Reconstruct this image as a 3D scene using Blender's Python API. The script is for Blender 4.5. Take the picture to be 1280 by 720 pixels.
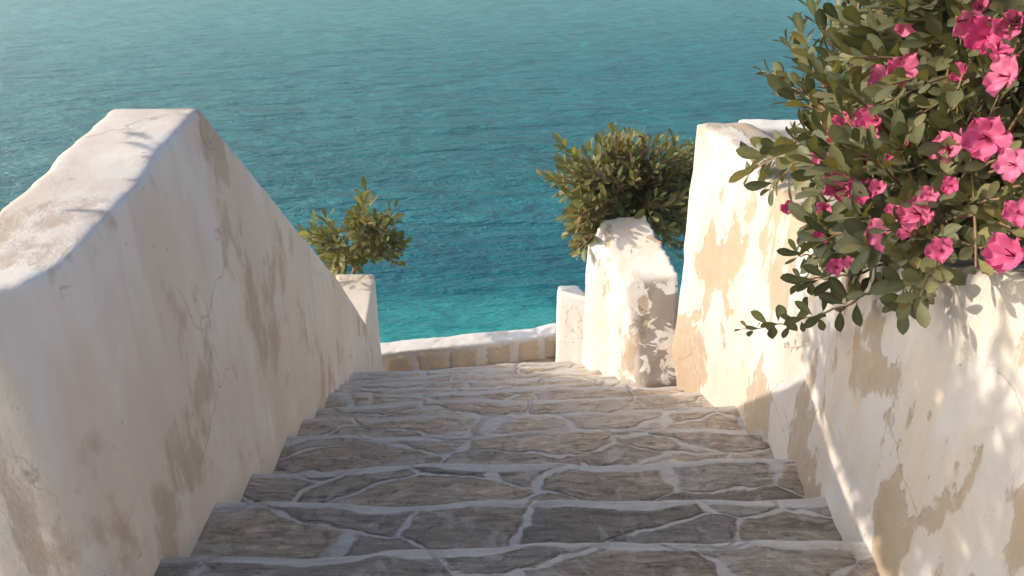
import bpy, bmesh, math, random
from mathutils import Vector, Matrix, noise
for o in list(bpy.data.objects): bpy.data.objects.remove(o)
random.seed(7)
S = 1.8                      # metres per layout unit
TH = math.radians(27.0); F = 1000.0
cT, sT = math.cos(TH), math.sin(TH)
SC = bpy.context.scene; COL = SC.collection
# ---------------------------------------------------------------- camera
cam = bpy.data.cameras.new('camera'); co = bpy.data.objects.new('camera', cam); COL.objects.link(co)
cam.sensor_width = 36; cam.lens = 36*F/1280; cam.clip_start = .05; cam.clip_end = 20000
co.location = (0, 0, 0); co.rotation_euler = (math.pi/2-TH, 0, 0); SC.camera = co
# ---------------------------------------------------------------- light
SUN_TRAVEL = Vector((1.225, .03, -.61)).normalized()
to_sun = -SUN_TRAVEL
elev = math.asin(to_sun.z); azi = math.atan2(to_sun.x, to_sun.y)   # azimuth clockwise from +Y
w = bpy.data.worlds.new('World'); SC.world = w; w.use_nodes = True
nt = w.node_tree; bg = nt.nodes['Background']; sky = nt.nodes.new('ShaderNodeTexSky')
sky.sky_type = 'NISHITA'; sky.sun_disc = False; sky.sun_elevation = elev; sky.sun_rotation = azi
sky.air_density = 1.0; sky.dust_density = 3.0; sky.ozone_density = 1.0
nt.links.new(sky.outputs[0], bg.inputs[0]); bg.inputs[1].default_value = .15
sl = bpy.data.lights.new('sun', 'SUN'); sl.energy = 2.6; sl.angle = math.radians(.6); sl.color = (1, .87, .71)
so = bpy.data.objects.new('sun', sl); COL.objects.link(so)
so.rotation_euler = SUN_TRAVEL.to_track_quat('-Z', 'Y').to_euler()
vs = SC.view_settings; vs.view_transform = 'Standard'; vs.look = 'None'; vs.gamma = 1; vs.exposure = .60
# ---------------------------------------------------------------- helpers
def ray(u, v):
    dx = (u-640)/F; dy = (360-v)/F
    return Vector((dx, cT+dy*sT, -sT+dy*cT))
def atX(u, v, X): r = ray(u, v); return r*(X/r.x)*S
def atY(u, v, Y): r = ray(u, v); return r*(Y/r.y)*S
def onstair(u, v):
    r = ray(u, v); k = .58/(-r.z-.41*r.y); return r*k       # layout units
def tag(o, label=None, cat=None, group=None, kind=None):
    if label: o['label'] = label
    if cat: o['category'] = cat
    if group: o['group'] = group
    if kind: o['kind'] = kind
    return o
def link(name, me, mat=None, parent=None):
    o = bpy.data.objects.new(name, me); COL.objects.link(o)
    if mat: me.materials.append(mat)
    if parent: o.parent = parent; o.matrix_parent_inverse = parent.matrix_world.inverted()
    return o
def empty(name, loc):
    o = bpy.data.objects.new(name, None); COL.objects.link(o); o.location = loc
    o.empty_display_size = .1; bpy.context.view_layer.update(); return o
def fbm(p, sc, oct=3):
    a = 1; t = 0; q = Vector(p)*sc
    for i in range(oct):
        t += a*noise.noise(q); q = q*2.03+Vector((3.1, 1.7, 9.2)); a *= .5
    return t
# ---------------------------------------------------------------- node helpers
def mat(name):
    m = bpy.data.materials.new(name); m.use_nodes = True
    n = m.node_tree.nodes; return m, n, m.node_tree.links, n['Principled BSDF']
def N(n, t, **k):
    x = n.new(t)
    for a, b in k.items(): setattr(x, a, b)
    return x
def mapped(n, L, scale, src='Object', loc=(0,0,0)):
    tc = N(n, 'ShaderNodeTexCoord'); mp = N(n, 'ShaderNodeMapping'); mp.inputs['Scale'].default_value = scale
    mp.inputs['Location'].default_value = loc; L.new(tc.outputs[src], mp.inputs[0]); return mp.outputs[0]
def noi(n, L, vec, sc, det=4, rough=.55, dist=0):
    t = N(n, 'ShaderNodeTexNoise'); t.inputs['Scale'].default_value = sc; t.inputs['Detail'].default_value = det
    t.inputs['Roughness'].default_value = rough; t.inputs['Distortion'].default_value = dist
    L.new(vec, t.inputs['Vector']); return t.outputs['Fac']
def ramp(n, L, fac, stops):
    r = N(n, 'ShaderNodeValToRGB'); e = r.color_ramp.elements
    while len(e) > 1: e.remove(e[-1])
    for i, (p, c) in enumerate(stops):
        if not isinstance(c, tuple): c = (c, c, c)
        el = e[0] if i == 0 else e.new(p)
        el.position = p; el.color = c+(1,)
    L.new(fac, r.inputs[0]); return r.outputs[0]
def mix(n, L, fac, a, b, mode='MIX'):
    m = N(n, 'ShaderNodeMix', data_type='RGBA', blend_type=mode)
    for s, val in ((m.inputs[0], fac), (m.inputs[6], a), (m.inputs[7], b)):
        if hasattr(val, 'links'): L.new(val, s)
        elif isinstance(val, tuple): s.default_value = val+(1,)
        else: s.default_value = val
    return m.outputs[2]
def mth(n, L, op, a, b=None, c=None):
    m = N(n, 'ShaderNodeMath', operation=op)
    for i, val in enumerate((a, b, c)):
        if val is None: continue
        if hasattr(val, 'links'): L.new(val, m.inputs[i])
        else: m.inputs[i].default_value = val
    return m.outputs[0]
def bump(n, L, bs, h, dist, strength=1, prev=None):
    b = N(n, 'ShaderNodeBump'); b.inputs['Distance'].default_value = dist; b.inputs['Strength'].default_value = strength
    L.new(h, b.inputs['Height'])
    if prev: L.new(prev, b.inputs['Normal'])
    L.new(b.outputs[0], bs.inputs['Normal']); return b.outputs[0]
# ---------------------------------------------------------------- materials
def stucco_mat(name, seed, patch=(.60,.47,.33), tint=(.70,.60,.50), thr=.57, soft=.02, tthr=.45, dark=None, white=(.80,.77,.73), darkpos=.62, zr=None, top=None, bs_=1.0):
    m, n, L, bs = mat(name)
    v1 = mapped(n, L, (1, 1, .55), loc=(seed, seed*.7, seed*.3))
    v2 = mapped(n, L, (1, 1, 1), loc=(seed*2, 0, seed))
    v3 = mapped(n, L, (1, 1, .16), loc=(seed*3, 1, seed))
    streak = noi(n, L, v3, 7, 5, .6, .3)
    a = noi(n, L, v1, 2.6, 8, .62, .15)
    tm = ramp(n, L, mth(n, L, 'ADD', mth(n, L, 'MULTIPLY', a, .6), mth(n, L, 'MULTIPLY', streak, .4)), [(tthr, 0), (tthr+.03, .35), (tthr+.10, .75)])
    col = mix(n, L, tm, white, tint)
    b = noi(n, L, v1, 3.1, 9, .60, .15)
    pm = ramp(n, L, mth(n, L, 'ADD', mth(n, L, 'MULTIPLY', b, .85), mth(n, L, 'MULTIPLY', streak, .15)), [(thr, 0), (thr+soft, .85), (thr+soft+.05, 1)])
    fine = noi(n, L, v2, 14, 6, .7)
    pc = mix(n, L, fine, patch, tuple(x*.72 for x in patch))
    col = mix(n, L, mth(n, L, 'MULTIPLY', pm, .9), col, pc)
    # small chips and dirt
    chips = ramp(n, L, noi(n, L, v2, 23, 4, .6, .4), [(.69, 0), (.71, 1)])
    col = mix(n, L, mth(n, L, 'MULTIPLY', chips, .5), col, tuple(x*.6 for x in patch))
    grime = ramp(n, L, noi(n, L, v3, 3, 6, .65), [(.35, (.90,.88,.86)), (.65, (1,1,1))])
    col = mix(n, L, 1, col, grime, 'MULTIPLY')
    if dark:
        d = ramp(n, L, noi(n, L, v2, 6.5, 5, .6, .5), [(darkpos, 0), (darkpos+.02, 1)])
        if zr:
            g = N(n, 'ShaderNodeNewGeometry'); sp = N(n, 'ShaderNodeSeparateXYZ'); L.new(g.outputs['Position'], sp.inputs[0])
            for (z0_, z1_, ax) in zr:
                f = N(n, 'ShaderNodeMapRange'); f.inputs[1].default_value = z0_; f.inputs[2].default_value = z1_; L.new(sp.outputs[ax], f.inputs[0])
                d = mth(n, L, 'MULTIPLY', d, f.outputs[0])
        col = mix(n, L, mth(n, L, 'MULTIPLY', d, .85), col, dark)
    wn_ = N(n, 'ShaderNodeTexNoise'); wn_.inputs['Scale'].default_value = 3; wn_.inputs['Detail'].default_value = 5; L.new(v2, wn_.inputs['Vector'])
    wa = N(n, 'ShaderNodeVectorMath', operation='MULTIPLY_ADD'); wa.inputs[1].default_value = (.5,.5,.5); L.new(wn_.outputs['Color'], wa.inputs[0]); L.new(v2, wa.inputs[2])
    cv = N(n, 'ShaderNodeTexVoronoi', feature='DISTANCE_TO_EDGE'); cv.inputs['Scale'].default_value = 1.3; L.new(wa.outputs[0], cv.inputs['Vector'])
    crack = mth(n, L, 'MULTIPLY', ramp(n, L, cv.outputs['Distance'], [(0, 1), (.006, 0)]), ramp(n, L, noi(n, L, v2, 1.1, 3), [(.50, 0), (.56, 1)]))
    col = mix(n, L, mth(n, L, 'MULTIPLY', crack, .55), col, (.25,.20,.16))
    if top:
        g = N(n, 'ShaderNodeNewGeometry'); sp = N(n, 'ShaderNodeSeparateXYZ'); L.new(g.outputs['Normal'], sp.inputs[0])
        tn = ramp(n, L, sp.outputs[2], [(.6, 0), (.85, 1)])
        tp = ramp(n, L, noi(n, L, v2, 3.2, 6, .6, .6), [(.47, 0), (.50, 1)])
        col = mix(n, L, mth(n, L, 'MULTIPLY', mth(n, L, 'MULTIPLY', tn, tp), .8), col, top)
    L.new(col, bs.inputs['Base Color']); bs.inputs['Roughness'].default_value = .88
    h = mth(n, L, 'MULTIPLY_ADD', pm, -.5, mth(n, L, 'MULTIPLY', noi(n, L, v2, 9, 8, .65), 1.0))
    nb = bump(n, L, bs, h, .012, .7*bs_)
    bump(n, L, bs, noi(n, L, v2, 90, 4, .6), .002, .6, nb)
    return m
M_left = stucco_mat('left_plaster', 3.3, patch=(.66,.54,.44), tint=(.76,.66,.57), thr=.53, soft=.05, tthr=.43, white=(.83,.79,.75), bs_=.45)
M_right = stucco_mat('right_plaster', 11.2, patch=(.60,.46,.32), tint=(.74,.62,.50), thr=.515, soft=.018, tthr=.47, white=(.75,.71,.665), top=(.48,.42,.38))
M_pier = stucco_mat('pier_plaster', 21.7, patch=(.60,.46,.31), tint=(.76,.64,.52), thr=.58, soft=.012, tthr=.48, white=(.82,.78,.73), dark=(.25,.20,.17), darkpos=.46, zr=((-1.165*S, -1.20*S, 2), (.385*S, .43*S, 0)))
M_white = stucco_mat('white_plaster', 31.1, thr=.66, tthr=.56, white=(.82,.79,.76))
M_rtop = stucco_mat('terrace_plaster', 40.1, patch=(.42,.34,.29), tint=(.55,.46,.40), thr=.45, tthr=.40, white=(.7,.66,.62))

def stone_mat():
    m, n, L, bs = mat('flagstone')
    uvn = N(n, 'ShaderNodeUVMap'); uvn.uv_map = 'UVMap'
    sp = N(n, 'ShaderNodeSeparateXYZ'); L.new(uvn.outputs[0], sp.inputs[0])
    ux, ut = sp.outputs[0], sp.outputs[1]                 # metres across; metres back from the nosing
    oi = N(n, 'ShaderNodeObjectInfo')
    off = mth(n, L, 'MULTIPLY', oi.outputs['Random'], 37)
    cb = N(n, 'ShaderNodeCombineXYZ'); L.new(ux, cb.inputs[0]); L.new(ut, cb.inputs[1]); L.new(off, cb.inputs[2])
    P = cb.outputs[0]
    nz = N(n, 'ShaderNodeTexNoise'); nz.inputs['Scale'].default_value = 4.5; nz.inputs['Detail'].default_value = 4; L.new(P, nz.inputs['Vector'])
    dv = N(n, 'ShaderNodeVectorMath', operation='MULTIPLY_ADD'); dv.inputs[1].default_value = (.22, .13, 0); L.new(nz.outputs['Color'], dv.inputs[0]); L.new(P, dv.inputs[2])
    mp = N(n, 'ShaderNodeMapping'); mp.inputs['Scale'].default_value = (1.9, 4.2, 1); L.new(dv.outputs[0], mp.inputs[0])
    ve = N(n, 'ShaderNodeTexVoronoi', feature='DISTANCE_TO_EDGE'); ve.inputs['Scale'].default_value = 1; ve.inputs['Randomness'].default_value = .95; L.new(mp.outputs[0], ve.inputs['Vector'])
    vc = N(n, 'ShaderNodeTexVoronoi', feature='F1'); vc.inputs['Scale'].default_value = 1; vc.inputs['Randomness'].default_value = .95; L.new(mp.outputs[0], vc.inputs['Vector'])
    wn = noi(n, L, P, 7, 5, .6)
    wid = mth(n, L, 'MULTIPLY_ADD', wn, .15, -.062)
    e = mth(n, L, 'SUBTRACT', ve.outputs['Distance'], wid)
    mort = ramp(n, L, e, [(0.0, 1), (.018, 0)])
    # white strip along the nosing, uneven
    wv = noi(n, L, P, 2.2, 4, .6)
    nw = mth(n, L, 'SUBTRACT', ut, mth(n, L, 'MULTIPLY_ADD', wv, .13, -.022))
    nos = ramp(n, L, nw, [(0, 1), (.006, 0)])
    ns2 = ramp(n, L, noi(n, L, P, 1.7, 2, .5), [(.40, 0), (.46, 1)])
    nos = mth(n, L, 'MULTIPLY', nos, mth(n, L, 'MULTIPLY_ADD', ns2, .25, .75))
    # white wash smeared over stone
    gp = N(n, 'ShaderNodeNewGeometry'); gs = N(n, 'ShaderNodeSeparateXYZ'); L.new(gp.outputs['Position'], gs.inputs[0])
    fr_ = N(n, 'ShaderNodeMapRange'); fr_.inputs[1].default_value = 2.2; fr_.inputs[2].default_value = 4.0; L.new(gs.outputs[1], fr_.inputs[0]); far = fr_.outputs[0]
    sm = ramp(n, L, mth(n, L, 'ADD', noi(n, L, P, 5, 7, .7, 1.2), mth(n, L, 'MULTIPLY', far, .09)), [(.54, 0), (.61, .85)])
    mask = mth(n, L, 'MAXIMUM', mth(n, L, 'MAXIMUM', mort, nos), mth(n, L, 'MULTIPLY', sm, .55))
    hs = N(n, 'ShaderNodeSeparateColor'); L.new(vc.outputs['Color'], hs.inputs[0])
    base = ramp(n, L, hs.outputs[0], [(0, (.25,.22,.19)), (.35, (.40,.33,.265)), (.6, (.31,.28,.25)), (.8, (.50,.40,.30)), (1, (.39,.35,.31))])
    gr = noi(n, L, mapped2(n, L, P, (3, 14, 1)), 2.5, 7, .68, 1.0)
    tex = ramp(n, L, gr, [(.32, .50), (.46, .9), (.56, 1.1), (.68, 1.6)])
    base = mix(n, L, mth(n, L, 'MULTIPLY', far, .75), base, (.64,.50,.37))  # far steps lighter and tan: warm sunlight put into the stone colour
    col = mix(n, L, 1, base, tex, 'MULTIPLY')
    pit = ramp(n, L, noi(n, L, P, 30, 5, .7), [(.34, .6), (.45, 1)])
    col = mix(n, L, 1, col, pit, 'MULTIPLY')
    mc = mix(n, L, noi(n, L, P, 20, 5, .6), (.74,.71,.68), (.56,.52,.48))
    col = mix(n, L, mask, col, mc)
    L.new(col, bs.inputs['Base Color']); bs.inputs['Roughness'].default_value = .8
    h1 = mth(n, L, 'MULTIPLY', ramp(n, L, e, [(0, 0), (.05, 1)]), 1)
    h = mth(n, L, 'ADD', h1, mth(n, L, 'MULTIPLY', gr, .9))
    nb = bump(n, L, bs, h, .022, .9)
    bump(n, L, bs, noi(n, L, P, 45, 6, .65), .005, .8, nb)
    return m
def mapped2(n, L, vec, sc):
    mp = N(n, 'ShaderNodeMapping'); mp.inputs['Scale'].default_value = sc; L.new(vec, mp.inputs[0]); return mp.outputs[0]
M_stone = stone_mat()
def plain_stone(name, c, c2):
    m, n, L, bs = mat(name); v = mapped(n, L, (1,1,1))
    col = mix(n, L, ramp(n, L, noi(n, L, v, 6, 7, .65, .6), [(.35,0),(.65,1)]), c, c2)
    L.new(col, bs.inputs['Base Color']); bs.inputs['Roughness'].default_value = .9
    bump(n, L, bs, noi(n, L, v, 18, 7, .65), .01, .8); return m
M_block = plain_stone('tan_stone', (.74,.61,.46), (.60,.48,.36))
M_soil = plain_stone('dry_soil', (.34,.26,.21), (.24,.19,.15))
M_rock = plain_stone('cliff_rock', (.36,.30,.24), (.20,.17,.14))

def leaf_mat(name, stops, trans=.25):
    m, n, L, bs = mat(name)
    at = N(n, 'ShaderNodeAttribute'); at.attribute_name = 'rnd'
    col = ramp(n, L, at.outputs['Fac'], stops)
    v = mapped(n, L, (1,1,1))
    col = mix(n, L, 1, col, ramp(n, L, noi(n, L, v, 30, 3, .6), [(.3, .78), (.7, 1.2)]), 'MULTIPLY')
    a2 = N(n, 'ShaderNodeAttribute'); a2.attribute_name = 'rib'
    col = mix(n, L, mth(n, L, 'MULTIPLY', a2.outputs['Fac'], .30), col, (.30,.30,.14))
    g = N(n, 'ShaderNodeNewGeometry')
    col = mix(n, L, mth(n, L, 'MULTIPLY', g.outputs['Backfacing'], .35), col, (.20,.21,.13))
    L.new(col, bs.inputs['Base Color']); bs.inputs['Roughness'].default_value = .45; bs.inputs['Specular IOR Level'].default_value = .35
    tr = N(n, 'ShaderNodeBsdfTranslucent'); L.new(mix(n, L, 1, col, (1.3,1.25,.5), 'MULTIPLY'), tr.inputs[0])
    ms = N(n, 'ShaderNodeMixShader'); ms.inputs[0].default_value = trans
    L.new(bs.outputs[0], ms.inputs[1]); L.new(tr.outputs[0], ms.inputs[2]); L.new(ms.outputs[0], n['Material Output'].inputs[0]); return m
M_leafA = leaf_mat('grey_green_leaf', [(0,(.045,.065,.035)),(.40,(.10,.115,.052)),(.72,(.18,.185,.085)),(.93,(.29,.26,.11)),(1,(.30,.22,.06))])
M_leafB = leaf_mat('olive_leaf', [(0,(.06,.07,.018)),(.35,(.16,.165,.035)),(.7,(.25,.24,.06)),(.92,(.29,.24,.08)),(1,(.32,.16,.06))], .35)
m, n, L, bs = mat('bark'); v = mapped(n, L, (1,1,.3))
L.new(mix(n, L, noi(n, L, v, 25, 5), (.20,.12,.07), (.38,.24,.14)), bs.inputs['Base Color']); bs.inputs['Roughness'].default_value = .85
bump(n, L, bs, noi(n, L, v, 40, 5), .004); M_bark = m
m, n, L, bs = mat('pink_petal')
at = N(n, 'ShaderNodeAttribute'); at.attribute_name = 'rib'
oi = N(n, 'ShaderNodeObjectInfo')
c = mix(n, L, oi.outputs['Random'], (.70,.075,.25), (.82,.23,.40))
c = mix(n, L, at.outputs['Fac'], c, (.30,.01,.06))
L.new(c, bs.inputs['Base Color']); bs.inputs['Roughness'].default_value = .55
tr = N(n, 'ShaderNodeBsdfTranslucent'); L.new(c, tr.inputs[0]); ms = N(n, 'ShaderNodeMixShader'); ms.inputs[0].default_value = .3
L.new(bs.outputs[0], ms.inputs[1]); L.new(tr.outputs[0], ms.inputs[2]); L.new(ms.outputs[0], n['Material Output'].inputs[0]); M_petal = m

SEA = -12.0
def sea_mat():
    m, n, L, bs = mat('sea_water')
    g = N(n, 'ShaderNodeNewGeometry'); P = g.outputs['Position']
    sp = N(n, 'ShaderNodeSeparateXYZ'); L.new(P, sp.inputs[0])
    wv = mth(n, L, 'MULTIPLY_ADD', noi(n, L, mapped2(n, L, P, (.35,1,1)), .40, 7, .66, .2), 9.0, -4.5)
    y = mth(n, L, 'ADD', sp.outputs[1], wv)
    y = mth(n, L, 'ADD', y, mth(n, L, 'MULTIPLY', sp.outputs[0], -.12))
    mr = N(n, 'ShaderNodeMapRange'); mr.inputs[1].default_value = 16; mr.inputs[2].default_value = 90; L.new(y, mr.inputs[0])
    col = ramp(n, L, mr.outputs[0], [(0,(.06,.42,.36)),(.05,(.05,.38,.35)),(.080,(.03,.29,.29)),(.105,(.010,.18,.21)),(.125,(.005,.14,.18)),(.15,(.005,.145,.185)),(.18,(.008,.21,.245)),(.26,(.006,.185,.215)),(.6,(.02,.28,.31)),(1,(.10,.48,.48))])  # last stops pale with distance: sky glare put into the water colour
    # dark weed patches ahead of the sand
    L.new(col, bs.inputs['Base Color']); bs.inputs['Roughness'].default_value = .06; bs.inputs['IOR'].default_value = 1.33
    v = mapped2(n, L, P, (.34, 1, 1))
    h1 = noi(n, L, v, .35, 2, .5, .1)
    h2 = noi(n, L, v, 1.1, 5, .62, .15)
    h3 = noi(n, L, v, 4, 4, .65, 0)
    calm = N(n, 'ShaderNodeMapRange'); calm.inputs[1].default_value = 19; calm.inputs[2].default_value = 30; calm.inputs[3].default_value = .22; L.new(sp.outputs[1], calm.inputs[0])
    nb = bump(n, L, bs, mth(n, L, 'MULTIPLY', h1, calm.outputs[0]), 1.7, 1)
    nb = bump(n, L, bs, mth(n, L, 'MULTIPLY', h2, calm.outputs[0]), 1.4, 1, nb)
    bump(n, L, bs, h3, .03, 1, nb)
    return m
M_sea = sea_mat()
# ---------------------------------------------------------------- sea and hillside
me = bpy.data.meshes.new('sea'); K = 1500
me.from_pydata([(-K,-K,SEA),(K,-K,SEA),(K,K,SEA),(-K,K,SEA)], [], [(0,1,2,3)])
tag(link('sea', me, M_sea), kind='structure')
def hill():
    vs_, fs = [], []; nx, ny = 90, 90
    for j in range(ny+1):
        for i in range(nx+1):
            x = -22+44*i/nx; y = -26+40*j/ny
            # plateau under the stairs, dropping steeply to the water on the left and ahead
            top = -.62*S-.41*max(min(y, 5.6), -3)-.55
            d = max(0, y-5.9, -1.55-x if y > 1.9 else -4.2-x, (x-3.8 if y > 3.5 else 0))
            z = top-1.5*d-.25*d*fbm((x,y,0), .5)+.25*fbm((x,y,3), .9)*min(1,d)
            vs_.append((x, y, max(z, SEA-1.5)))
    for j in range(ny):
        for i in range(nx):
            a = j*(nx+1)+i; fs.append((a, a+1, a+nx+2, a+nx+1))
    me = bpy.data.meshes.new('hillside'); me.from_pydata(vs_, [], fs)
    for p in me.polygons: p.use_smooth = True
    tag(link('hillside', me, M_rock), kind='structure')
hill()
HD = .0046
bm = bmesh.new(); bmesh.ops.create_cube(bm, size=1)
for v in bm.verts: v.co = Vector((v.co.x*3300, v.co.y*3300, (SEA-3) if v.co.z < 0 else 4.0))
me = bpy.data.meshes.new('haze'); bm.to_mesh(me); bm.free()
hm = bpy.data.materials.new('sea_haze'); hm.use_nodes = True; hn = hm.node_tree.nodes; hn.remove(hn['Principled BSDF'])
pv = hn.new('ShaderNodeVolumePrincipled'); pv.inputs['Color'].default_value = (.80,.98,1.0,1); pv.inputs['Density'].default_value = HD; pv.inputs['Anisotropy'].default_value = .70
hm.node_tree.links.new(pv.outputs[0], hn['Material Output'].inputs['Volume'])
tag(link('haze', me, hm), kind='stuff')
# ---------------------------------------------------------------- stucco solids
def solid(name, verts, faces, material, parent=None, voxel=.024, smooth=5, amp=.012, sc=2.2, fine=.003):
    """closed low-poly solid -> dense hand-plastered surface with softened arrises"""
    me = bpy.data.meshes.new(name); me.from_pydata([tuple(v) for v in verts], [], faces)
    bm = bmesh.new(); bm.from_mesh(me); bmesh.ops.recalc_face_normals(bm, faces=bm.faces); bm.to_mesh(me); bm.free()
    t = bpy.data.objects.new('tmp', me); COL.objects.link(t)
    r = t.modifiers.new('r', 'REMESH'); r.mode = 'VOXEL'; r.voxel_size = voxel; r.use_smooth_shade = True
    s = t.modifiers.new('s', 'SMOOTH'); s.iterations = smooth; s.factor = .5
    dg = bpy.context.evaluated_depsgraph_get(); dg.update()
    nm = bpy.data.meshes.new_from_object(t.evaluated_get(dg)); nm.name = name
    bpy.data.objects.remove(t)
    nn = [v.normal.copy() for v in nm.vertices]
    for v, q in zip(nm.vertices, nn):
        v.co += q*(amp*fbm(v.co, sc, 3)+fine*fbm(v.co, 14, 2))
    for p in nm.polygons: p.use_smooth = True
    nm.materials.clear()
    return link(name, nm, material, parent)
def profile_wall(name, stations, material, parent=None, **k):
    """stations: (y, x_in, x_out, z_top_in, z_top_out, z_bottom[, batter]) in layout units, swept along y"""
    V, Fc = [], []
    for st in stations:
        y, xi, xo, zi, zo, zb = st[:6]; b = st[6] if len(st) > 6 else 0
        V += [(xi*S, y*S, zb*S), (xi*S, y*S, zi*S), (xo*S, y*S, zo*S), ((xo+b)*S, y*S, zb*S)]
    m = len(stations)
    for i in range(m-1):
        a = 4*i; b = a+4
        for q in range(4):
            r = (q+1) % 4; Fc.append((a+q, a+r, b+r, b+q))
    Fc.append((0,1,2,3)); Fc.append(tuple(4*(m-1)+q for q in (3,2,1,0)))
    return solid(name, V, Fc, material, parent, **k)

t = profile_wall('stair_wall', [
    (.850, -.630, -.735, -.440, -.440, -2.2, -.10),
    (.862, -.590, -.735, -.432, -.437, -2.2, -.10),
    (.905, -.566, -.735, -.430, -.435, -2.2, -.10),
    (1.205, -.568, -.735, -.406, -.408, -2.2, -.10),
    (1.235, -.568, -.735, -.392, -.397, -2.2, -.10),
    (1.455, -.57, -.735, -.370, -.370, -2.3, -.10),
    (1.60, -.57, -.735, -.495, -.495, -2.3, -.10),
    (2.38, -.57, -.735, -1.19, -1.19, -2.5, -.12),
    (2.755, -.572, -.735, -1.566, -1.566, -2.6, -.1),
    (3.03, -.576, -.74, -1.472, -1.472, -2.8, -.05)], M_left, voxel=.014, smooth=7, amp=.0035, fine=.001)
tag(t, 'tall grey-beige plastered wall on the left, flat-topped then sloping down towards the sea', 'wall')
RW = [(-1.6, .60, .78, .45, .45, -1.2), (0, .60, .78, -.08, -.08, -1.5), (.87, .60, .78, -.42, -.42, -1.8), (1.15, .61, .79, -.54, -.54, -2),
      (1.45, .645, .82, -.655, -.655, -2), (1.62, .655, .825, -.703, -.70, -2.2), (1.92, .652, .82, -.672, -.67, -2.2), (2.1, .60, .76, -.64, -.64, -2.3), (2.27, .528, .685, -.616, -.616, -2.4)]
t = profile_wall('stair_wall', RW, M_right, voxel=.024, smooth=5)
tag(t, 'high sunlit cream plaster wall on the right with peeling tan patches, under the pink-flowered bush', 'wall')
# wedge pier beside the last steps on the right
def U(*p): return tuple(a*S for a in p)
pv = [U(.440,2.22,-1.50), U(.56,2.23,-1.46), U(.368,2.38,-1.205), U(.555,2.38,-1.16), U(.315,2.64,-1.062), U(.465,2.64,-1.04), U(.262,2.60,-1.15),
      U(.445,2.20,-2.4), U(.57,2.22,-2.4), U(.262,2.62,-2.4), U(.56,2.66,-2.4)]
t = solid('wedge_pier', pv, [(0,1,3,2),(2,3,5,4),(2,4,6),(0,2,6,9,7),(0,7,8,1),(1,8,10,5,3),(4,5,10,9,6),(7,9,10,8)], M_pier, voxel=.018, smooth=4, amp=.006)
tag(t, 'white plaster pier blotched dark brown, between the high right wall and the last steps', 'pier')
lb = [U(.190,2.72,-1.40), U(.30,2.66,-1.40), U(.212,3.18,-1.60), U(.36,3.18,-1.60)]
t = solid('low_block', [U(.175,2.70,-1.385),U(.30,2.63,-1.385),U(.30,3.2,-1.62),U(.205,3.2,-1.62),U(.175,2.70,-2.4),U(.30,2.63,-2.4),U(.30,3.2,-2.4),U(.205,3.2,-2.4)],
     [(0,1,2,3),(4,5,6,7),(0,1,5,4),(1,2,6,5),(2,3,7,6),(3,0,4,7)], M_white, voxel=.018, smooth=4, amp=.006)
tag(t, 'low white plaster block at the right end of the stone-faced parapet', 'block')
# kerb parapet at the foot
E = empty('sea_parapet', U(-.2, 3.1, -2.1))
tag(E, 'low white parapet with a row of tan stones across the foot of the steps', 'parapet')
def kp(s):  # along the kerb 0..1 -> front x,y
    return -.62+.90*s, 3.06+.15*s
V = []; st = [(0,-1.892),(.4,-1.885),(.78,-1.882),(.86,-1.872),(.92,-1.862),(1,-1.862)]
for s, z in st:
    x, y = kp(s); V += [U(x,y,-2.5), U(x,y,z), U(x-.02,y+.10,z), U(x-.02,y+.10,-2.5)]
Fc = []
for i in range(len(st)-1):
    a = 4*i; b = a+4
    for q in range(4): Fc.append((a+q, a+(q+1)%4, b+(q+1)%4, b+q))
Fc += [(0,1,2,3), tuple(4*(len(st)-1)+q for q in (3,2,1,0))]
solid('coping', V, Fc, M_white, E, voxel=.014, smooth=3, amp=.008, sc=3)
def stone_block(x0, x1, y0, z0, z1, slope):
    bm = bmesh.new(); nx, nz = 10, 6; g = {}
    for i in range(nx+1):
        for j in range(nz+1):
            a, b = i/nx*2-1, j/nz*2-1
            sx = a*(1-.04*abs(b)**6)+.05*fbm((a*2+x0*9,b*2,0),1); sb = b*(1-.05*abs(a)**6)+.07*fbm((a*2+x0*9,b*2,5),1)
            d = .014*(1-max(abs(a),abs(b))**8)+.006*fbm((a*2,b*2,x0*7),1.5)
            x = (x0+x1)/2+sx*(x1-x0)/2
            g[i,j] = bm.verts.new((x*S, (y0+slope*(x-x0))*S-d+.004, ((z0+z1)/2+sb*(z1-z0)/2)*S))
    for i in range(nx):
        for j in range(nz): bm.faces.new((g[i,j], g[i+1,j], g[i+1,j+1], g[i,j+1]))
    for e in [e for e in bm.edges if len(e.link_faces) == 1]: pass
    r = bmesh.ops.extrude_face_region(bm, geom=bm.faces[:])
    for v in r['geom']:
        if isinstance(v, bmesh.types.BMVert): v.co.y += .05
    bmesh.ops.recalc_face_normals(bm, faces=bm.faces)
    me = bpy.data.meshes.new('stone'); bm.to_mesh(me); bm.free()
    for p in me.polygons: p.use_smooth = True
    link('stone', me, M_block, E)
for (u0, u1) in ((483,514),(521,556),(562,598),(606,640),(646,674),(681,695)):
    def xy(u):
        s = .5
        for _ in range(8):
            x, y = kp(s); r = ray(u, 447); s = ((r.x/r.y)*y+.62)/.90
        return kp(s)
    (xa, ya), (xb, yb) = xy(u0), xy(u1)
    rise = .03*((u0-480)/210)
    stone_block(xa, xb, ya, -2.03+rise, -1.912+rise, (yb-ya)/(xb-xa))
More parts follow.
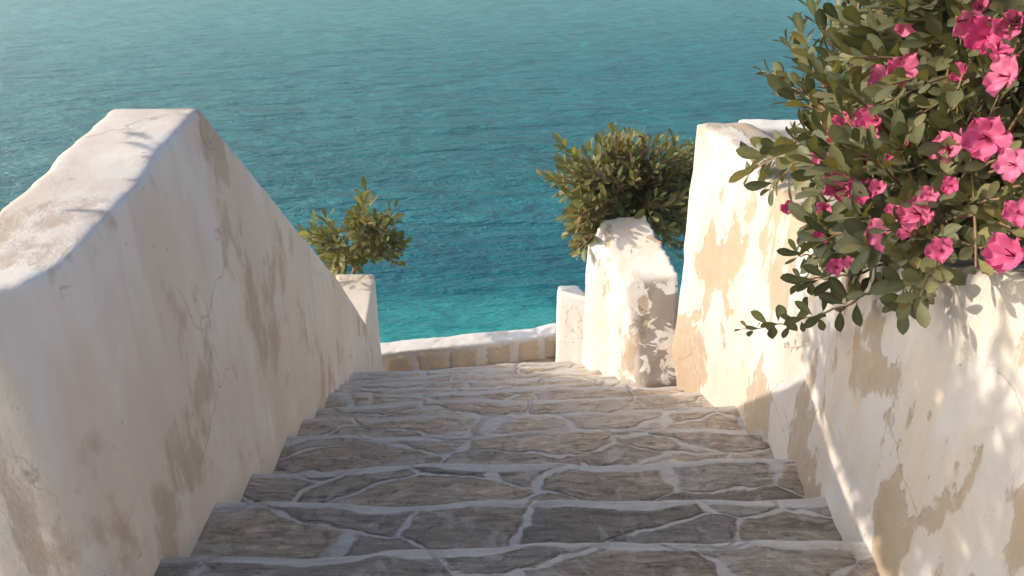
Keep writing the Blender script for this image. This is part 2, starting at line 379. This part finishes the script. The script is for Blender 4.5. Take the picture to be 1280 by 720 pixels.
# ---------------------------------------------------------------- the stairs
stairs = empty('staircase', U(0, 1.8, -1.4))
tag(stairs, 'flight of worn flagstone steps with white mortar joints leading down to the sea', 'staircase')
nos = [((230,692),(1075,668)),((272,630),(1022,617)),((300,583),(981,572)),((331,541),(955,535)),((357,524),(927,507)),((392,507),(880,488)),
       ((413,493),(841,480)),((460,485),(778,474)),((470,478),(755,467)),((476,472),(745,460)),((478,467),(735,453)),((478,463),(731,447))]
lines = []
for a, b in nos:
    p, q = onstair(*a), onstair(*b); d = (q-p)/(q.x-p.x)
    lines.append((p+d*(-.72-p.x), p+d*(.80-p.x)))
# steps above / behind the lens
pre = []
y0 = lines[0][0].y
for k in range(1, 9):
    y = y0-.145*k*1.15; z = -.58-.41*y
    pre.append((Vector((-.95, y, z)), Vector((.80, y+.02, z))))
lines = pre[::-1]+lines
def make_step(idx, near, nose):
    (nl, nr), (fl, fr) = near, nose
    W = (fr-fl).length*S; nx = int(W/.022); bm = bmesh.new(); uvl = bm.loops.layers.uv.new('UVMap')
    h = .24; R = .022
    rows = []
    depth = ((fl-nl).length*.5+(fr-nr).length*.5)*S
    nt_ = max(5, int(depth/.022))
    for j in range(nt_+1): rows.append(('t', j/nt_))
    for a in (25, 50, 75, 90): rows.append(('n', math.radians(a)))
    for q in (.25, .55, 1): rows.append(('r', q))
    grid = []
    for i in range(nx+1):
        s = i/nx; F_ = fl.lerp(fr, s)*S; N_ = nl.lerp(nr, s)*S; N_.z = F_.z
        # uneven nosing and worn, cupped surface
        wob = .034*fbm((s*W*1.5, idx*5.3, 0), 1, 3)+.007*fbm((s*W*9, idx*5.3, 4), 1, 2)
        zw = .018*fbm((s*W*1.1, idx*3.1, 9), 1, 2)
        edge = Vector((F_.x, F_.y+wob, F_.z+zw)); col = []
        dirv = (edge-N_); dirv.z = 0; D = max(dirv.length, .01); dn = dirv/D
        back = N_-dn*.05
        for kind, q in rows:
            if kind == 't':
                p = back.lerp(edge-dn*R, q); p.z = edge.z
                p.z += .010*fbm((p.x*3, p.y*5, idx*2.2), 1, 3)*min(1, (1-q)*4+.3)
                ut = (1-q)*(D+.05-R)+R
            elif kind == 'n':
                k = edge-dn*R; k.z = edge.z-R
                p = k+dn*R*math.sin(q); p.z = k.z+R*math.cos(q); ut = R*(1-q/1.57)
            else:
                p = edge.copy(); p.z = edge.z-R-(h-R)*q; p += dn*.008*fbm((p.x*4, p.z*6, idx), 1, 2); ut = -.25*q*h/.24
            col.append((bm.verts.new(p), (p.x+idx*3.7, ut)))
        grid.append(col)
    for i in range(nx):
        for j in range(len(rows)-1):
            qd = (grid[i][j], grid[i+1][j], grid[i+1][j+1], grid[i][j+1])
            f = bm.faces.new([a[0] for a in qd]); f.smooth = True
            for lp, a in zip(f.loops, qd): lp[uvl].uv = a[1]
    me = bpy.data.meshes.new('step'); bm.to_mesh(me); bm.free()
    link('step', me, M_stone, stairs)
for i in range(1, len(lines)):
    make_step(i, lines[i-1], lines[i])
# landing behind the last riser
zl = -2.0
bm = bmesh.new(); uvl = bm.loops.layers.uv.new('UVMap'); c = [U(-.7,2.45,zl), U(.4,2.55,zl), U(.4,3.3,zl), U(-.7,3.15,zl)]
f = bm.faces.new([bm.verts.new(p) for p in c])
for lp, p in zip(f.loops, c): lp[uvl].uv = (p[0], 7-p[1])
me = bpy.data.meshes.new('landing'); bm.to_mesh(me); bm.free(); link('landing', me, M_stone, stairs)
# ---------------------------------------------------------------- planter terrace behind the right wall
E2 = empty('planter_bed', U(1.4, 1.4, -2))
tag(E2, 'plastered planting bed behind the high right wall, with bare tan soil and a white rim', 'planter')
profile_wall('bed_body', [(-.6,.80,2.2,-.80,-.80,-2.2),(.9,.79,2.2,-.78,-.78,-2.2),(1.6,.83,2.2,-.72,-.72,-2.2),(2.0,.80,2.2,-.69,-.69,-2.3),(2.27,.69,2.2,-.665,-.665,-2.3)], M_rtop, E2, voxel=.04, smooth=2)
profile_wall('rim', [(2.25,.67,2.25,-.632,-.632,-2.35),(2.36,.67,2.25,-.632,-.632,-2.35)], M_white, E2, voxel=.024, smooth=2, amp=.005)
# ---------------------------------------------------------------- vegetation
class MB:
    def __init__(s): s.v = []; s.f = []; s.r = []; s.rib = []
    def leaf(s, p, d, up, L_, W_, curl, rnd, fold=.18):
        d = d.normalized(); side = d.cross(up)
        if side.length < 1e-3: side = d.orthogonal()
        side.normalize(); nrm = side.cross(d).normalized()
        b = len(s.v)
        prof = [(0,.06),(.10,.10),(.32,.62),(.55,.95),(.74,1.0),(.90,.66),(1.0,.10)]
        for t_, w_ in prof:
            z = -curl*t_*t_*L_
            c = p+d*(t_*L_)+nrm*z
            hw = w_*W_*.5
            s.v += [c-side*hw+nrm*fold*hw, c, c+side*hw+nrm*fold*hw]
            s.r += [rnd]*3; s.rib += [0, 1, 0]
        for k in range(len(prof)-1):
            a = b+3*k
            s.f += [(a, a+3, a+4, a+1), (a+1, a+4, a+5, a+2)]
    def tube(s, pts, r0, r1, n_=6):
        b = len(s.v); m_ = len(pts)
        for i, p in enumerate(pts):
            d = (pts[min(i+1,m_-1)]-pts[max(i-1,0)]).normalized(); a = d.orthogonal().normalized(); c = d.cross(a)
            r = r0+(r1-r0)*i/(m_-1)
            for k in range(n_):
                an = 2*math.pi*k/n_; s.v.append(p+(a*math.cos(an)+c*math.sin(an))*r); s.r.append(0); s.rib.append(0)
        for i in range(m_-1):
            for k in range(n_):
                s.f.append((b+i*n_+k, b+i*n_+(k+1)%n_, b+(i+1)*n_+(k+1)%n_, b+(i+1)*n_+k))
    def build(s, name, mt, parent, smooth=True):
        me = bpy.data.meshes.new(name); me.from_pydata([tuple(x) for x in s.v], [], s.f)
        a = me.attributes.new('rnd', 'FLOAT', 'POINT'); a.data.foreach_set('value', s.r)
        a = me.attributes.new('rib', 'FLOAT', 'POINT'); a.data.foreach_set('value', s.rib)
        for p in me.polygons: p.use_smooth = smooth
        return link(name, me, mt, parent)
def curve(a, b, sag, rr, n_=8, bow=None):
    """bezier from a to b, rising first then bending"""
    L_ = (b-a).length
    c1 = a+(b-a)*.35+Vector((rr.uniform(-.1,.1)*L_, rr.uniform(-.1,.1)*L_, sag*L_)); c2 = a+(b-a)*.75+Vector((rr.uniform(-.08,.08)*L_, rr.uniform(-.08,.08)*L_, sag*.6*L_))
    if bow: c1 += bow; c2 += bow*.6
    out = []
    for i in range(n_+1):
        t_ = i/n_; o = 1-t_
        out.append(a*o**3+c1*3*o*o*t_+c2*3*o*t_*t_+b*t_**3)
    return out
def foliate(fo, pts, rr, LL, n_leaf, spread=1.0, frac=.5, dark=0, wr=.42, tipn=5):
    m_ = len(pts)-1; start = int(m_*(1-frac))
    L0 = LL
    tot = n_leaf; ang = rr.random()*6.28
    for k in range(tot):
        t_ = start+(m_-start)*(k/max(1, tot-1))**.8; i = min(int(t_), m_-1); p = pts[i].lerp(pts[i+1], t_-i)
        d = (pts[i+1]-pts[i]).normalized(); a = d.orthogonal().normalized(); c = d.cross(a)
        ang += 2.4+rr.uniform(-.4,.4)
        tip = k/tot
        out = a*math.cos(ang)+c*math.sin(ang)
        dirn = (d*(.35+.75*tip)+out*(1.0-.35*tip)*spread+Vector((0,0,.25))).normalized()
        l = LL*rr.uniform(.6,1.1)*(1-.25*(tip > .85))
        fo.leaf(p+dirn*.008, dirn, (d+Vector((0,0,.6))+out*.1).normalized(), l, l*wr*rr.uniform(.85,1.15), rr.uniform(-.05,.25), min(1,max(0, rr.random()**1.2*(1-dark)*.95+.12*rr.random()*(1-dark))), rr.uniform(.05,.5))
def flower_mesh(seed, open_=.6):
    rr = random.Random(seed); mb = MB(); np_ = 5
    for k in range(np_):
        an = 2*math.pi*k/np_+rr.uniform(-.2,.2); rad = Vector((math.cos(an), math.sin(an), 0)); tang = Vector((-rad.y, rad.x, 0))
        el = open_*rr.uniform(.6,1.3); b = len(mb.v); n1, n2 = 9, 6
        L_ = .052*rr.uniform(.85,1.15); W_ = .044*rr.uniform(.85,1.15)
        for i in range(n1+1):
            t_ = i/n1
            r_ = L_*t_; wid = W_*((.10+.90*math.sin(min(t_,.66)/.66*math.pi/2)**1.5) if t_ < .66 else math.sqrt(max(.02, 1-((t_-.66)/.345)**2)))
            for j in range(n2+1):
                q = j/n2*2-1
                z = L_*(math.sin(el)*t_*(1-.35*t_))*1.2+.012*math.cos(q*3+k)*t_*t_-.004+.006*q*q*t_+.0045*math.sin(q*6+k*2)*t_**2+.003*math.sin(t_*9+k)
                mb.v.append(rad*(r_*math.cos(el*.6)-.008*q*q*t_)+tang*(q*wid*.5)+Vector((0,0,z))); mb.r.append(0); mb.rib.append(max(0, .9-3.2*t_))
        for i in range(n1):
            for j in range(n2):
                a = b+i*(n2+1)+j; mb.f.append((a, a+1, a+n2+2, a+n2+1))
    # stamens
    for k in range(4):
        d = Vector((rr.uniform(-.3,.3), rr.uniform(-.3,.3), 1)); mb.tube([Vector((0,0,0)), d*.012, d*.026], .0018, .0012, 4)
        for q in range(1, 13): mb.rib[-q] = 1
    me = bpy.data.meshes.new('flower'); me.from_pydata([tuple(x) for x in mb.v], [], mb.f)
    a = me.attributes.new('rib', 'FLOAT', 'POINT'); a.data.foreach_set('value', mb.rib)
    for p in me.polygons: p.use_smooth = True
    me.materials.append(M_petal); return me
def inpoly(x, y, P):
    c = False; j = len(P)-1
    for i in range(len(P)):
        if (P[i][1] > y) != (P[j][1] > y) and x < (P[j][0]-P[i][0])*(y-P[i][1])/(P[j][1]-P[i][1])+P[i][0]: c = not c
        j = i
    return c
# --- small shrub on the left pillar
def shrub(name, label, cat, root, trunk_top, tips, LL, nl, seed, leafm, r0, inner=.0, group=None):
    rr = random.Random(seed); E_ = empty(name, root); tag(E_, label, cat, group)
    tr = MB(); fo = MB()
    tp = curve(root, trunk_top, .0, rr, 8); tr.tube(tp, r0, r0*.6, 8)
    hubs = [trunk_top]
    for k in range(7):
        q = tips[rr.randrange(len(tips))]; h_ = trunk_top.lerp(q, rr.uniform(.3,.55)); pts = curve(trunk_top.lerp(root, rr.uniform(0,.3)), h_, .05, rr, 6); tr.tube(pts, r0*.5, r0*.3); hubs.append(h_)
    for q in tips:
        h_ = min(hubs, key=lambda a: (a-q).length*rr.uniform(.7,1.3))
        q = q+(q-trunk_top).normalized()*rr.uniform(-.03,.05); pts = curve(h_, q, rr.uniform(-.05,.10), rr, 8); tr.tube(pts, r0*.28, r0*.09, 5)
        foliate(fo, pts, rr, LL*rr.uniform(.7,1.15), nl, spread=.75, frac=.7, wr=.38)
        if rr.random() < inner:
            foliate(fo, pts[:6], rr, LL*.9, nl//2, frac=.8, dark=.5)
    tr.build('trunk', M_bark, E_); fo.build('foliage', leafm, E_)
    return E_
def px_tips(poly, n_, Yrange, rr, edge_bias=0):
    xs = [p[0] for p in poly]; ys = [p[1] for p in poly]; out = []
    while len(out) < n_:
        u, v_ = rr.uniform(min(xs), max(xs)), rr.uniform(min(ys), max(ys))
        if inpoly(u, v_, poly): out.append(atY(u, v_, rr.uniform(*Yrange)))
    return out
rr = random.Random(5)
polyL = [(385,300),(392,285),(402,268),(420,272),(432,262),(446,256),(456,246),(462,262),(478,275),(490,268),(494,285),(496,320),(490,335),(475,325),(462,330),(450,315),(430,345),(415,350),(400,325)]
tipsL = px_tips(polyL, 84, (2.93,3.22), rr)+[atY(456,245,3.05), atY(493,262,3.08), atY(498,306,3.08), atY(492,330,3.05), atY(384,300,3.05)]
shrub('leafy_shrub', 'small olive-green shrub on the low far end of the left wall', 'shrub', atY(440,353,3.06), atY(449,318,3.06), tipsL, .120, 7, 21, M_leafB, .020, .4, 'green shrubs beside the lower steps')
# --- middle shrub behind the wedge pier
polyM = [(690,222),(703,212),(700,192),(712,180),(735,180),(742,166),(760,170),(790,168),(812,164),(828,172),(850,172),(864,170),(880,200),(880,330),(838,330),(826,300),(800,262),(780,268),(755,282),(738,300),(722,300),(718,285),(728,268),(712,255),(708,240)]
tipsM = px_tips(polyM, 215, (2.60,3.05), rr)+[atY(688,224,2.8), atY(722,302,2.66), atY(728,312,2.64), atY(716,290,2.66)]+px_tips([(712,262),(752,262),(748,285),(742,310),(725,318),(716,300)], 22, (2.56,2.68), rr)
shrub('leafy_shrub', 'dense olive-brown shrub spilling over the brown-blotched pier beside the high right wall', 'shrub', atY(805,360,2.85), atY(800,260,2.82), tipsM, .108, 9, 33, M_leafB, .030, .6, 'green shrubs beside the lower steps')
# --- big flowering bush
rb = random.Random(11)
B = empty('flowering_bush', U(.95, 1.35, -.74))
tag(B, 'large grey-green bush with bright pink flowers spilling over the high right wall', 'flowering bush')
wood, fol = MB(), MB()
rootp = Vector(U(.95, 1.35, -.76))
polyB = [(1010,-10),(1005,40),(1030,75),(1020,120),(1035,150),(1005,160),(985,195),(990,240),(1012,262),(1008,295),(1030,320),(1070,335),(1120,330),(1170,305),(1215,320),(1280,290),(1420,300),(1480,150),(1450,-160),(1250,-230),(1060,-150)]
hubsB = [rootp]
for (x, y, z) in ((.75,1.75,-.50),(.70,1.5,-.42),(.78,1.55,-.15),(.75,1.25,-.25),(.66,1.15,-.48),(.85,1.7,.02),(1.0,1.3,.05),(1.1,1.6,-.3),(.72,1.35,-.55),(.95,1.1,-.35)):
    h_ = Vector(U(x, y, z)); wood.tube(curve(rootp, h_, .08, rb, 8), .018, .009); hubsB.append(h_)
tB = []
while len(tB) < 540:
    u, v_ = rb.uniform(985,1480), rb.uniform(-230,340)
    if not inpoly(u, v_, polyB): continue
    X = .50+.62*rb.random()**1.5
    # keep the low leaves in front of, or above, the wall
    p = atX(u, v_, X)
    if p.z < -.66*S and X > .62: p = atX(u, v_, rb.uniform(.50,.60))
    if p.length < .85*S or p.y > 2.25*S: continue
    tB.append(p)
for (u, v_, X) in ((985,55,.66),(1000,35,.68),(1012,5,.7),(955,92,.62),(975,100,.64),(985,125,.64),(1000,110,.66),(1010,90,.68),(938,215,.60),(950,205,.62),(965,190,.62),(1000,185,.6),
                   (965,235,.60),(1150,372,.53),(1140,380,.53),(1220,335,.5),(1170,335,.5)):
    tB.append(atX(u, v_, X))
for q in tB:
    h_ = min(hubsB, key=lambda a: (a-q).length*rb.uniform(.75,1.25))
    pts = curve(h_, q, rb.uniform(0,.12), rb, 9)
    wood.tube(pts, .0065, .0025, 5)
    foliate(fol, pts, rb, max(.07, min(.125, .043*q.length))*rb.uniform(.8,1.12), 12 if q.length > 2.4 else 14, spread=(.62 if q.z > -.45*S else .95), frac=.62, wr=.40)
# hanging sprays at lower left
for chain in (((1125,338,.62),(1085,368,.56),(1050,385,.55),(1010,398,.55),(975,406,.55),(928,412,.55)),
              ((1110,330,.6),(1060,345,.57),(1025,348,.56),(1000,352,.56)),
              ((1140,325,.58),(1130,355,.55),(1128,378,.54)), ((1040,300,.6),(1012,320,.58),(996,318,.57))):
    P_ = [atX(*c) for c in chain]; pts = []
    for i in range(len(P_)-1):
        for k in range(5): pts.append(P_[i].lerp(P_[i+1], k/5))
    pts.append(P_[-1])
    pts = [p+Vector((0,0,.006*math.sin(i*1.3))) for i, p in enumerate(pts)]
    wood.tube(pts, .005, .002, 5)
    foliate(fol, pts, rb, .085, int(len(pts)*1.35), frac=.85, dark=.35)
wood.build('branches', M_bark, B); fol.build('foliage', M_leafA, B)
fm = [flower_mesh(k, (.35,.8,.55,1.15,.45,.95,1.5,.7)[k]) for k in range(8)]
FL = [(1150,28,.62,1),(1236,45,.58,1.0),(1270,28,.56,1.05),(1262,96,.56,1.0),(1108,100,.60,.9),(1234,172,.56,1.25),(1188,188,.57,.95),(1070,172,.62,.85),
      (1047,236,.60,.75),(1020,206,.61,.6),(988,259,.58,.6),(1075,243,.58,.75),(1105,293,.57,.95),(1150,268,.56,1.05),(1178,314,.54,.7),(1268,320,.50,1.15),(1268,206,.54,.8),
      (1098,150,.60,.8),(1085,188,.60,.7),(1060,160,.62,.8),(1128,88,.60,.8),(1024,298,.58,.5),(1046,334,.56,.5),(1216,36,.58,.9),(1163,243,.56,.4),
      (1030,262,.60,.5),(1132,182,.58,.4),(1138,292,.56,.6),(1272,266,.53,.7),(1030,190,.62,.5),(1180,20,.66,.7),(1100,235,.58,.5),(1052,160,.60,.7),(1085,150,.60,.65),(1040,180,.61,.5),(1110,196,.59,.5),(1072,205,.60,.7),(1092,172,.59,.6),(1056,222,.59,.6),(1064,330,.56,.35),(1118,262,.57,.4),(1205,95,.58,.6),(1226,12,.60,.7),(1190,232,.56,.35),(1248,62,.57,.8)]
for i, (u, v_, X, sc_) in enumerate(FL):
    p = atX(u, v_, X-.045); me = fm[(i*3) % 8]
    o = link('flower', me, None, B); o.location = B.matrix_world.inverted() @ p
    o.matrix_parent_inverse = Matrix.Identity(4)
    nrm = (-p.normalized()*.9+Vector((-.45,-.1,.45))+Vector((rb.uniform(-.5,.5), rb.uniform(-.4,.4), rb.uniform(-.5,.4)))).normalized()
    q = nrm.to_track_quat('Z', 'Y').to_euler(); o.rotation_euler = (q.x, q.y, q.z); o.scale = (max(.45, sc_*62*p.length/1000/.13),)*3

# --- unseen tree added left of the frame, crown shaped to dapple the right wall
rs = random.Random(77)
tS = []
while len(tS) < 620:
    y, z = rs.uniform(.0, 1.60), rs.uniform(-.5, .34)
    if y > .66 and z < -.05: continue
    if abs((y-.76)/.80)**3.2+abs((z+.08)/.42)**3.2 < 1: tS.append(Vector(U(-1.12+rs.uniform(-.19,.17), y, z)))
shrub('added_shade_tree', 'small green tree added out of view beyond the left wall to shade the right wall', 'tree', Vector(U(-1.15,.45,-1.16)), Vector(U(-1.15,.45,-.15)), tS, .13, 9, 91, M_leafB, .035, .4)
